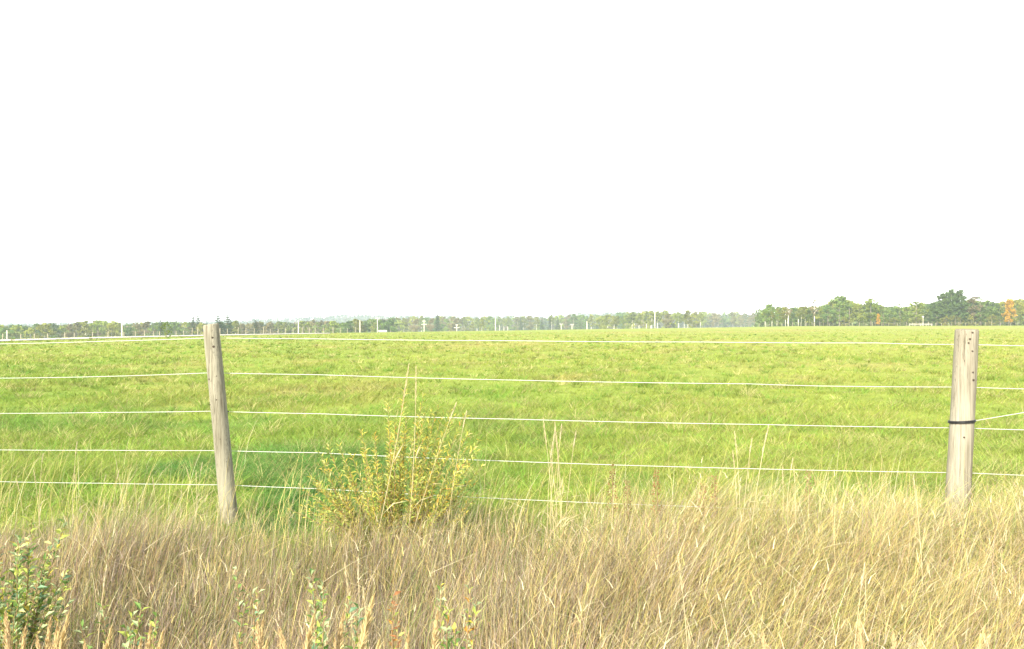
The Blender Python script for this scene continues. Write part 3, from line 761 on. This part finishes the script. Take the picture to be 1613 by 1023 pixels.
row(196, 320, 15, SKY_L, 320, 390, {'broad': 5, 'brown': 2, 'spruce': 1.5, 'yellow': 1.5}, 'far line between thick pole and leaning post', GTL)
row(346, 470, 16, SKY_L, 330, 420, {'brown': 4, 'broad': 3, 'birch': 2, 'spruce': 1.5}, 'far line between leaning post and next pole', GTL)
row(472, 545, 9, SKY_L, 350, 420, {'yellow': 3, 'broad': 3, 'brown': 2}, 'far line left of the paired poles', GTL)
row(545, 620, 9, [(545, 506), (560, 503), (620, 505)], 340, 400, {'birch': 4, 'poplar': 3, 'broad': 2}, 'far line around the paired poles', GTL)
row(615, 780, 26, SKY_L, 480, 620, {'brown': 3, 'broad': 4, 'birch': 2, 'yellow': 1}, 'far line behind the poles with crossbars', GTL)
row(785, 1030, 36, SKY_L, 560, 720, {'broad': 5, 'brown': 2, 'spruce': 1, 'birch': 2, 'yellow': 1.2}, 'far line between bush and tallest pole', GTL)
row(940, 1110, 22, SKY_L, 430, 520, {'birch': 5, 'yellow': 3, 'brown': 1.5}, 'far line around the tallest pole', GTL)
row(1105, 1200, 13, [(1100, 493), (1130, 495), (1155, 490), (1175, 496), (1190, 494), (1205, 492)], 620, 760, {'brown': 3, 'broad': 3, 'yellow': 2}, 'hazy gap left of the nearer wood', GTL)
for px, ty, lb in [(304, 497, 'left'), (312, 496, 'right')]:
    tree('spruce', px, ty, 330, f'{lb} one of two dark spruces standing together left of the leaning post', 'tall spruces')
tree('spruce', 253, 502, 320, 'single dark spruce beside the bright little tree left of the leaning post', 'tall spruces')
tree('spruce', 343, 496, 330, 'dark spruce right behind the top of the leaning post', 'tall spruces', 1.3)
tree('spruce', 359, 495, 340, 'tall dark spruce close to the right of the leaning post', 'tall spruces', 1.3)
tree('spruce', 402, 505, 340, 'short dark spruce halfway to the pole right of the leaning post', 'tall spruces', 1.3)
tree('spruce', 689, 494, 450, 'lone dark spruce between the two poles with crossbars', 'tall spruces', 1.2)
tree('spruce', 820, 499, 600, 'hazy spruce right of the pole above the bush', 'tall spruces')
tree('brown', 1052, 494, 440, 'hazy orange brown tree right of the tall pole right of centre')
# nearer wood on the right
GR = 'trees of the nearer wood on the right'
tops_r = [(1200, 484), (1215, 481), (1240, 481), (1262, 482), (1290, 480), (1300, 476), (1322, 468), (1340, 472), (1352, 478), (1372, 474), (1390, 480), (1420, 481), (1440, 479), (1460, 476), (1480, 472), (1530, 470), (1560, 474), (1613, 470), (1900, 462)]
def rrow(p0, p1, n, kinds, where, d0=296, d1=340, dy=2):
    for i in range(n):
        px = p0 + (p1 - p0) * (i + random.uniform(.1, .9)) / n
        ty = np.interp(px, [t[0] for t in tops_r], [t[1] for t in tops_r]) + abs(random.gauss(0, 3.2)) + dy - 1
        k = random.choices(list(kinds), list(kinds.values()))[0]
        tree(k, px, ty, random.uniform(d0, d1), f'{WORD[k]}, nearer wood, {where}', GR, random.uniform(1.0, 1.5))
rrow(1200, 1300, 15, {'birch': 4, 'broad': 4, 'yellow': 3}, 'at its left end')
rrow(1300, 1400, 15, {'broad': 3, 'yellow': 5, 'birch': 1}, 'under its left high crown')
rrow(1400, 1470, 10, {'broad': 4, 'yellow': 3, 'brown': 1}, 'left of the tallest dark trees')
rrow(1470, 1560, 11, {'poplar': 3, 'broad': 4, 'yellow': 1}, 'behind the paler post')
rrow(1560, 1640, 9, {'broad': 3, 'yellow': 3, 'brown': 1, 'poplar': 1}, 'right of the paler post')
rrow(1640, 1900, 16, {'broad': 4, 'yellow': 3, 'poplar': 2}, 'past the right edge')
for px, ty, k, lb, w in [(1322, 466, 'broad', 'tallest rounded tree in the left half of the nearer wood', 1.1), (1372, 470, 'yellow', 'bright yellow green round tree between the rounded tallest and the dark trees', 1.1),
        (1283, 472, 'bare', 'spindly half bare tree sticking out left of the rounded tallest tree', 1.0), (1443, 475, 'yellow', 'olive yellow tree left of the tallest dark trees', 1.4), (1418, 479, 'broad', 'plain green tree right of the bright round one', 1.2),
        (1488, 461, 'poplar', 'left one of the tallest dark trees above the paler post', 1.1), (1499, 455, 'poplar', 'middle one of the tallest dark trees above the paler post', .8), (1513, 456, 'poplar', 'right one of the tallest dark trees above the paler post', 1.1),
        (1533, 467, 'brown', 'brown topped tree just right of the tallest dark trees', 1.0), (1545, 468, 'broad', 'dark green tree right of the brown topped one', 1.2), (1589, 470, 'orange', 'bright orange tree near the right edge', 1.0),
        (1600, 473, 'yellow', 'olive tree right of the bright orange tree', 1.1), (1212, 479, 'broad', 'leftmost tree of the nearer wood', 1.2), (1383, 494, 'orange', 'small orange tree below the bright round one', .8), (1242, 478, 'bare', 'thin bare snag above the left end of the nearer wood', .9)]:
    tree(k, px, ty, 298 if k not in ('orange',) else 292, lb, GR, w)
for i, (px, ty, w) in enumerate([(1226, 499, 1), (1275, 500, 1.2), (1330, 499, 1.1), (1360, 502, 1.2), (1408, 500, 1.4), (1425, 503, 1.3), (1448, 500, 1), (1490, 498, 1.2), (1505, 497, 1.4), (1530, 497, 1.3), (1562, 496, 1.2), (1574, 498, 1.1), (1606, 500, 1), (1640, 496, 1.2)]):
    tree('bush', px, ty, 291, 'rounded bush at the foot of the nearer wood', 'bushes at the foot of the nearer wood', w)
# bushes out in the field
def fbush(kind, px, y0, y1, d, w, lb):
    o = tree(kind, px, y0, d, lb, 'bushes out in the field', w)
fbush('bush', 958, 527.5, 533, 95, .55, 'small dark bush alone in the field right of centre')
fbush('palebush', 978, 530, 535, 92, .8, 'low left one of the pale dry bushes in the field')
fbush('palebush', 990, 527, 535, 92, .8, 'taller middle one of the pale dry bushes in the field')
fbush('palebush', 1004, 531, 535, 92, .7, 'low right one of the pale dry bushes in the field')
fbush('bush', 1072, 529, 535, 92, .9, 'low green bush in the field right of the pale dry ones')
fbush('bush', 262, 507, 533, 100, .62, 'bright green little tree beside the pale road left of the leaning post')
fbush('bush', 143, 529.5, 541, 78, .55, 'small bush in front of the pale road near the left edge')
fbush('bush', 20, 535, 542, 76, .8, 'low bush before the pale road at the left edge')

# ------------------------------------------------------------------ poles
GPOLE = 'utility poles in the distance'
def pole(px, ty, d, label, bars=(), r=.20):
    r = r * .8
    x = (px - CX) / F * d; z = gz(x, d) - .3; H = CAMZ - (ty - CY) / F * d - z
    e = empty('utility_pole', (x, d, z)); tag(e, label, 'utility pole', GPOLE)
    mb = MB(); mb.tube([(0, 0, 0), (.02, 0, H * .5), (0, 0, H)], [r * 1.15, r, r * .8], 10); mb.build('shaft', M['pole'], e, True)
    if not bars:
        c = MB(); c.tube([(0, 0, H), (0, 0, H + .08), (0, 0, H + .1)], [r * .82, r * .75, r * .3], 10); c.build('cap', M['pole'], e)
    for (by, w) in bars:
        hz = CAMZ - (by - CY) / F * d - z
        b = MB(); b.box((0, -r - .08, hz), (w * .55, .06, .10)); bo = b.build('crossbar', M['pole'], e)
        for s in (-.8, 0, .8):
            q = MB(); q.tube([(s * w * .55, -r - .08, hz + .10), (s * w * .55, -r - .08, hz + .2), (s * w * .55, -r - .08, hz + .28)], [.04, .06, .03], 8); q.build('insulator', M['white'], bo)
for px, ty, d, lb, bars, r in [
    (11, 521, 230, 'short pale pole nearest the left edge', (), .2), (192, 510, 250, 'thick pale pole left of the leaning post', (), .27), (470, 505, 290, 'tall pale pole between the leaning post and the willow bush', (), .24),
    (567, 505, 300, 'left one of the pair of pale poles above the left side of the willow bush', (), .22), (594.5, 500, 310, 'right and taller one of the pair of pale poles above the willow bush', ((502, 1.3),), .18),
    (668, 504, 330, 'pale pole with two crossbars left of the lone spruce', ((506.5, 1.1), (511.5, 1.8)), .2), (719.5, 511.5, 330, 'short pale pole with a wide low crossbar right of the lone spruce', ((512.5, .8), (516.5, 1.9)), .2),
    (780.5, 500, 320, 'tall plain pale pole above the right edge of the willow bush', (), .22), (884, 510, 380, 'left one of two short poles with a single crossbar', ((511, 1.2),), .2), (901, 510.5, 390, 'right one of two short poles with a single crossbar', ((512, 1.3),), .2),
    (924.5, 507, 380, 'stubby thick white pole right of the two crossbar poles', (), .3), (1031.5, 489, 300, 'tallest pale pole, right of centre', (), .22)]:
    pole(px, ty, d, lb, bars, r)
# lamp beside the nearer wood
x = (1454 - CX) / F * 289; z = gz(x, 289); H = CAMZ - (499 - CY) / F * 289 - z
e = empty('yard_lamp', (x, 289, z)); tag(e, 'slim pole with a round white head before the dark trees of the nearer wood', 'lamp')
mb = MB(); mb.tube([(0, 0, -.2), (0, 0, H * .6), (0, 0, H - .25)], [.12, .09, .08], 8); mb.build('pole', M['pole'], e)
mb = MB(); mb.tube([(0, 0, H - .28), (0, 0, H - .2), (0, 0, H + .05), (0, 0, H + .18)], [.1, .28, .28, .08], 10); mb.build('lamp_head', M['white'], e, True)

# ------------------------------------------------------------------ far fences
def far_fence(label, pts, gap_h, name='far_fence'):
    """pts: list of photo px, depth"""
    x0 = (pts[0][0] - CX) / F * pts[0][1]; e = empty(name, (0, pts[0][1], 0)); tag(e, label, 'fence')
    tops = []
    for px, d, h in pts:
        x = (px - CX) / F * d; z = gz(x, d)
        mb = MB(); mb.tube([(x, d - pts[0][1], z - .2), (x + random.uniform(-.04, .04), d - pts[0][1], z + h)], [.055, .05], 6); mb.build('post', M['fpost'], e)
        tops.append((x, d - pts[0][1], z + h))
    for q in (.92, .55):
        mb = MB(); mb.tube([(a, b, c - h_ * (1 - q)) for (a, b, c), (_, _, h_) in zip(tops, pts)], .008, 4); mb.build('rail', M['fpost'], e)
L_ = []
px = 4
while px < 560:
    D = float(np.interp(px, KPX, KD)); L_.append((px, D * 1.03, random.uniform(.75, 1.1) * (1 if px > 290 else .65))); px += random.uniform(9, 17) if px > 200 else random.uniform(14, 30)
far_fence('thin fence of pale posts along the far side of the pale road', L_, 1)
L_ = []; px = 1196
while px < 1700:
    L_.append((px, 288 + random.uniform(-.5, .5), random.uniform(.95, 1.35))); px += random.uniform(8, 17)
far_fence('pale post fence along the foot of the nearer wood', L_, 1)
# white board gate
e = empty('white_gate', ((1450 - CX) / F * 286, 286, gz((1450 - CX) / F * 286, 286))); tag(e, 'low white board gate left of the paler post at the foot of the wood', 'gate')
for s in (-3.6, -1.8, 0, 1.8, 3.6):
    mb = MB(); mb.box((s, 0, .35), (.07, .07, .4)); mb.build('post', M['pole'], e)
for h in (.66, .38):
    mb = MB(); mb.box((0, -.13, h), (3.75, .03, .05)); mb.build('rail', M['pole'], e)

# ------------------------------------------------------------------ two small far buildings
def shed(px, d, ytop, w, dep, wall, roof, label, rz):
    x = (px - CX) / F * d; zt = CAMZ - (ytop - CY) / F * d; zg = gz(x, d) - .2; H = zt - zg
    e = empty('farm_building', (x, d, zg), (0, 0, rz)); tag(e, label, 'building')
    hw = H - w * .3
    mb = MB(); mb.add([(-w, -dep, 0), (w, -dep, 0), (w, dep, 0), (-w, dep, 0), (-w, -dep, hw), (w, -dep, hw), (w, dep, hw), (-w, dep, hw), (-w, 0, H - .12), (w, 0, H - .12)],
                      [(0, 1, 5, 4), (2, 3, 7, 6), (1, 2, 6, 9, 5), (3, 0, 4, 8, 7), (3, 2, 1, 0)]); mb.build('wall', M[wall], e)
    o = .3; mb = MB()
    for s in (-1, 1):
        mb.add([(-w - o, s * (dep + o), hw - .18), (w + o, s * (dep + o), hw - .18), (w + o, 0, H), (-w - o, 0, H), (-w - o, s * (dep + o), hw - .3), (w + o, s * (dep + o), hw - .3), (w + o, 0, H - .1), (-w - o, 0, H - .1)],
               [(0, 1, 2, 3), (7, 6, 5, 4), (0, 4, 5, 1), (1, 5, 6, 2), (0, 3, 7, 4)])
    mb.build('roof', M[roof], e)
    for s in (-.5, .5):
        mb = MB(); mb.box((s * w, -dep - .03, hw * .62), (.5, .03, .5)); mb.build('window', M['black'], e)
    mb = MB(); mb.box((0, -dep - .03, 1.05), (.5, .03, 1.0)); mb.build('door', M['fpost'], e)
shed(602.5, 306, 520.3, 1.1, 1.2, 'fpost', 'pole', 'tiny white building at the foot of the pair of pale poles', .2)

# ------------------------------------------------------------------ road at the left
def road():
    pxs = np.linspace(-700, 520, 120); W = np.linspace(-1, 1, 7)
    v = []
    for px in pxs:
        D = float(np.interp(px, KPX, KD)); c = D * .955; w = 4.2
        for t in W:
            d = c + w * t; x = (px - CX) / F * d; v.append((x, d, gz(x, d) + .06))
    n = len(W); f = [(i * n + k, i * n + k + 1, (i + 1) * n + k + 1, (i + 1) * n + k) for i in range(len(pxs) - 1) for k in range(n - 1)]
    tag(np_mesh('road', np.array(v), np.array(f), M['road'], smooth=True), kind='structure')
road()

# ------------------------------------------------------------------ hills and the distant wood on them
HP = [(-1500, 512), (-300, 512), (200, 511), (340, 508), (380, 505), (450, 503.5), (500, 501), (530, 498), (570, 496.5), (610, 499), (660, 499.5), (740, 500), (880, 500), (905, 497), (912, 493.5), (980, 493), (1040, 494), (1090, 498), (1140, 499), (1200, 501), (1300, 498), (1500, 495), (2600, 495)]
BELTS = []
def belt(p0, p1, d0, d1, tops, dy, step):
    px = p0
    while px < p1:
        d = random.uniform(d0, d1); x = (px - CX) / F * d
        ty = np.interp(px, [t[0] for t in tops], [t[1] for t in tops]) + dy + abs(random.gauss(0, 2.2))
        zg = gz(x, d); BELTS.append((x, d, zg, max(2.0, CAMZ - (ty - CY) / F * d - zg))); px += random.uniform(.5, 1.5) * step
def hills():
    pxs = np.linspace(-1200, 2500, 420); T = np.linspace(0, 1, 12); d0, d1 = 1000, 1900
    ty = np.interp(pxs, [p[0] for p in HP], [p[1] for p in HP])
    v = []
    for px, y in zip(pxs, ty):
        for t in T:
            d = d0 + (d1 - d0) * t; top = CAMZ - (y + 2.5 - CY) / F * 1600
            base = float(base_z(np.array([(px - CX) / F * d]), np.array([d]))[0]) - .5
            hh = math.sin(min(1, t / .667) * math.pi / 2) ** 1.5 if t < .667 else 1 - .8 * ((t - .667) / .333) ** 2
            v.append(((px - CX) / F * d, d, base + (top - base) * hh))
    n = len(T); f = [(i * n + k, i * n + k + 1, (i + 1) * n + k + 1, (i + 1) * n + k) for i in range(len(pxs) - 1) for k in range(n - 1)]
    v = np.array(v); tag(np_mesh('hills', v, np.array(f), M['hill'], smooth=True), kind='structure')
    # leaf clumps all over the slope: a wood that reads as one mass
    r_ = np.random.default_rng(77); N = 15000
    i = r_.integers(0, len(pxs) - 1, N); k = r_.integers(0, 9, N)
    P = v[i * n + k] + r_.random((N, 1)) * (v[(i + 1) * n + k + 1] - v[i * n + k])
    cx_, cs_ = [], []
    pal = np.array([[.06, .085, .04], [.075, .09, .05], [.11, .09, .06], [.10, .11, .045], [.05, .07, .045]])
    j = 6
    hgt = r_.uniform(3, 8, (N, 1)); pos = np.repeat(P, j, 0)
    pos[:, 2] += (np.repeat(hgt, j, 0)[:, 0] * r_.random(N * j)); wv = np.repeat(hgt, j, 0)[:, 0] * .25
    pos[:, 0] += r_.normal(0, 1, N * j) * wv; pos[:, 1] += r_.normal(0, 1, N * j) * wv
    a = r_.normal(0, 1, (N * j, 3)); a /= np.linalg.norm(a, axis=1, keepdims=True); b = np.cross(a, r_.normal(0, 1, (N * j, 3))); b /= np.linalg.norm(b, axis=1, keepdims=True) + 1e-6
    s = r_.uniform(.7, 1.6, (N * j, 1)); a *= s; b *= s
    V = np.stack([pos - a, pos + b, pos + a, pos - b], 1).reshape(-1, 3)
    c = np.repeat(np.repeat(pal[r_.integers(0, 5, N)], j, 0) * r_.uniform(.7, 1.3, (N * j, 1)), 4, 0)
    belt(-350, 620, 400, 470, SKY_L, 1.5, 2.6); belt(600, 1210, 740, 820, SKY_L, 2, 2.2); belt(-350, 620, 520, 580, SKY_L, .5, 3)
    belt(1195, 1950, 345, 390, tops_r, 2.5, 2.6); belt(1195, 1950, 325, 360, tops_r, 12, 2.4)
    vs_, cs2 = [V], [c]
    for (x, y, z, h) in BELTS:
        m = 70; q = r_.random(m) ** .8; p = np.stack([x + r_.normal(0, 1, m) * h * .17 * (1.1 - .7 * q), y + r_.normal(0, 1, m) * h * .17, z + h * q], 1)
        a = r_.normal(0, 1, (m, 3)); a /= np.linalg.norm(a, axis=1, keepdims=True); b = np.cross(a, r_.normal(0, 1, (m, 3))); b /= np.linalg.norm(b, axis=1, keepdims=True) + 1e-6
        s = r_.uniform(.35, .75, (m, 1)) * (y / 450) ** .5; a *= s; b *= s
        vs_.append(np.stack([p - a, p + b, p + a, p - b], 1).reshape(-1, 3)); cs2.append(np.repeat((pal[r_.integers(0, 5)] * 1.2 if y > 395 else np.array([.12, .165, .055]) * r_.uniform(.75, 1.3)) * r_.uniform(.7, 1.3, (m, 1)), 4, 0))
    V = np.concatenate(vs_); c = np.concatenate(cs2)
    tag(np_mesh('distant_wood', V, np.arange(len(V)).reshape(-1, 4), M['farwood'], cols=c), 'hazy far-off wood covering the low hills and closing the gaps behind the tree line', 'wood', kind='stuff')
hills()

# ------------------------------------------------------------------ haze, light, camera
hz = MB(); hz.box((0, 900, 17), (2300, 2300, 28.5)); 
mh, N, L = new_mat('pale_haze'); N.remove(N['Principled BSDF'])
pv = N.new('ShaderNodeVolumePrincipled'); pv.inputs['Color'].default_value = (.78, .90, 1, 1); pv.inputs['Density'].default_value = .00033
L.new(pv.outputs[0], N['Material Output'].inputs['Volume'])
tag(hz.build('haze', mh), kind='stuff')['label'] = 'thin pale haze over the whole field'

SUN_EL, SUN_AZ = 30, 207            # behind the camera, a little to its left (compass-like, clockwise from +Y)
w = bpy.data.worlds.new('World'); scene.world = w; w.use_nodes = True
N, L = w.node_tree.nodes, w.node_tree.links
bg = N['Background']; sk = N.new('ShaderNodeTexSky'); sk.sky_type = 'NISHITA'; sk.sun_disc = False
sk.sun_elevation = R(SUN_EL); sk.sun_rotation = R(SUN_AZ); sk.air_density = 1.0; sk.dust_density = .25; sk.ozone_density = .3
hs = N.new('ShaderNodeHueSaturation'); hs.inputs['Saturation'].default_value = .22; hs.inputs['Value'].default_value = 1.25
L.new(sk.outputs[0], hs.inputs['Color']); L.new(hs.outputs[0], bg.inputs['Color']); bg.inputs['Strength'].default_value = .115
sd = bpy.data.lights.new('sun', 'SUN'); sd.energy = 3.7; sd.angle = R(.5); sd.color = (1, .93, .80)
so = link(bpy.data.objects.new('sun', sd))
az = R(SUN_AZ); el = R(SUN_EL)
dirv = Vector((math.sin(az) * math.cos(el), math.cos(az) * math.cos(el), math.sin(el)))
so.rotation_euler = dirv.to_track_quat('Z', 'Y').to_euler(); so.location = dirv * 30

cam = bpy.data.cameras.new('camera'); cam.sensor_width = 36; cam.lens = 36 * F / 1613; cam.clip_end = 8000; cam.clip_start = .05
co = link(bpy.data.objects.new('camera', cam)); co.location = (0, 0, CAMZ); co.rotation_euler = (R(90), 0, 0)
scene.camera = co
vs = scene.view_settings; vs.view_transform = 'Standard'; vs.look = 'None'; vs.gamma = 1; vs.use_curve_mapping = False; vs.exposure = 1.66
scene.cycles.use_denoising = True
scene.cycles.volume_bounces = 3; scene.cycles.max_bounces = 8; scene.cycles.transparent_max_bounces = 8
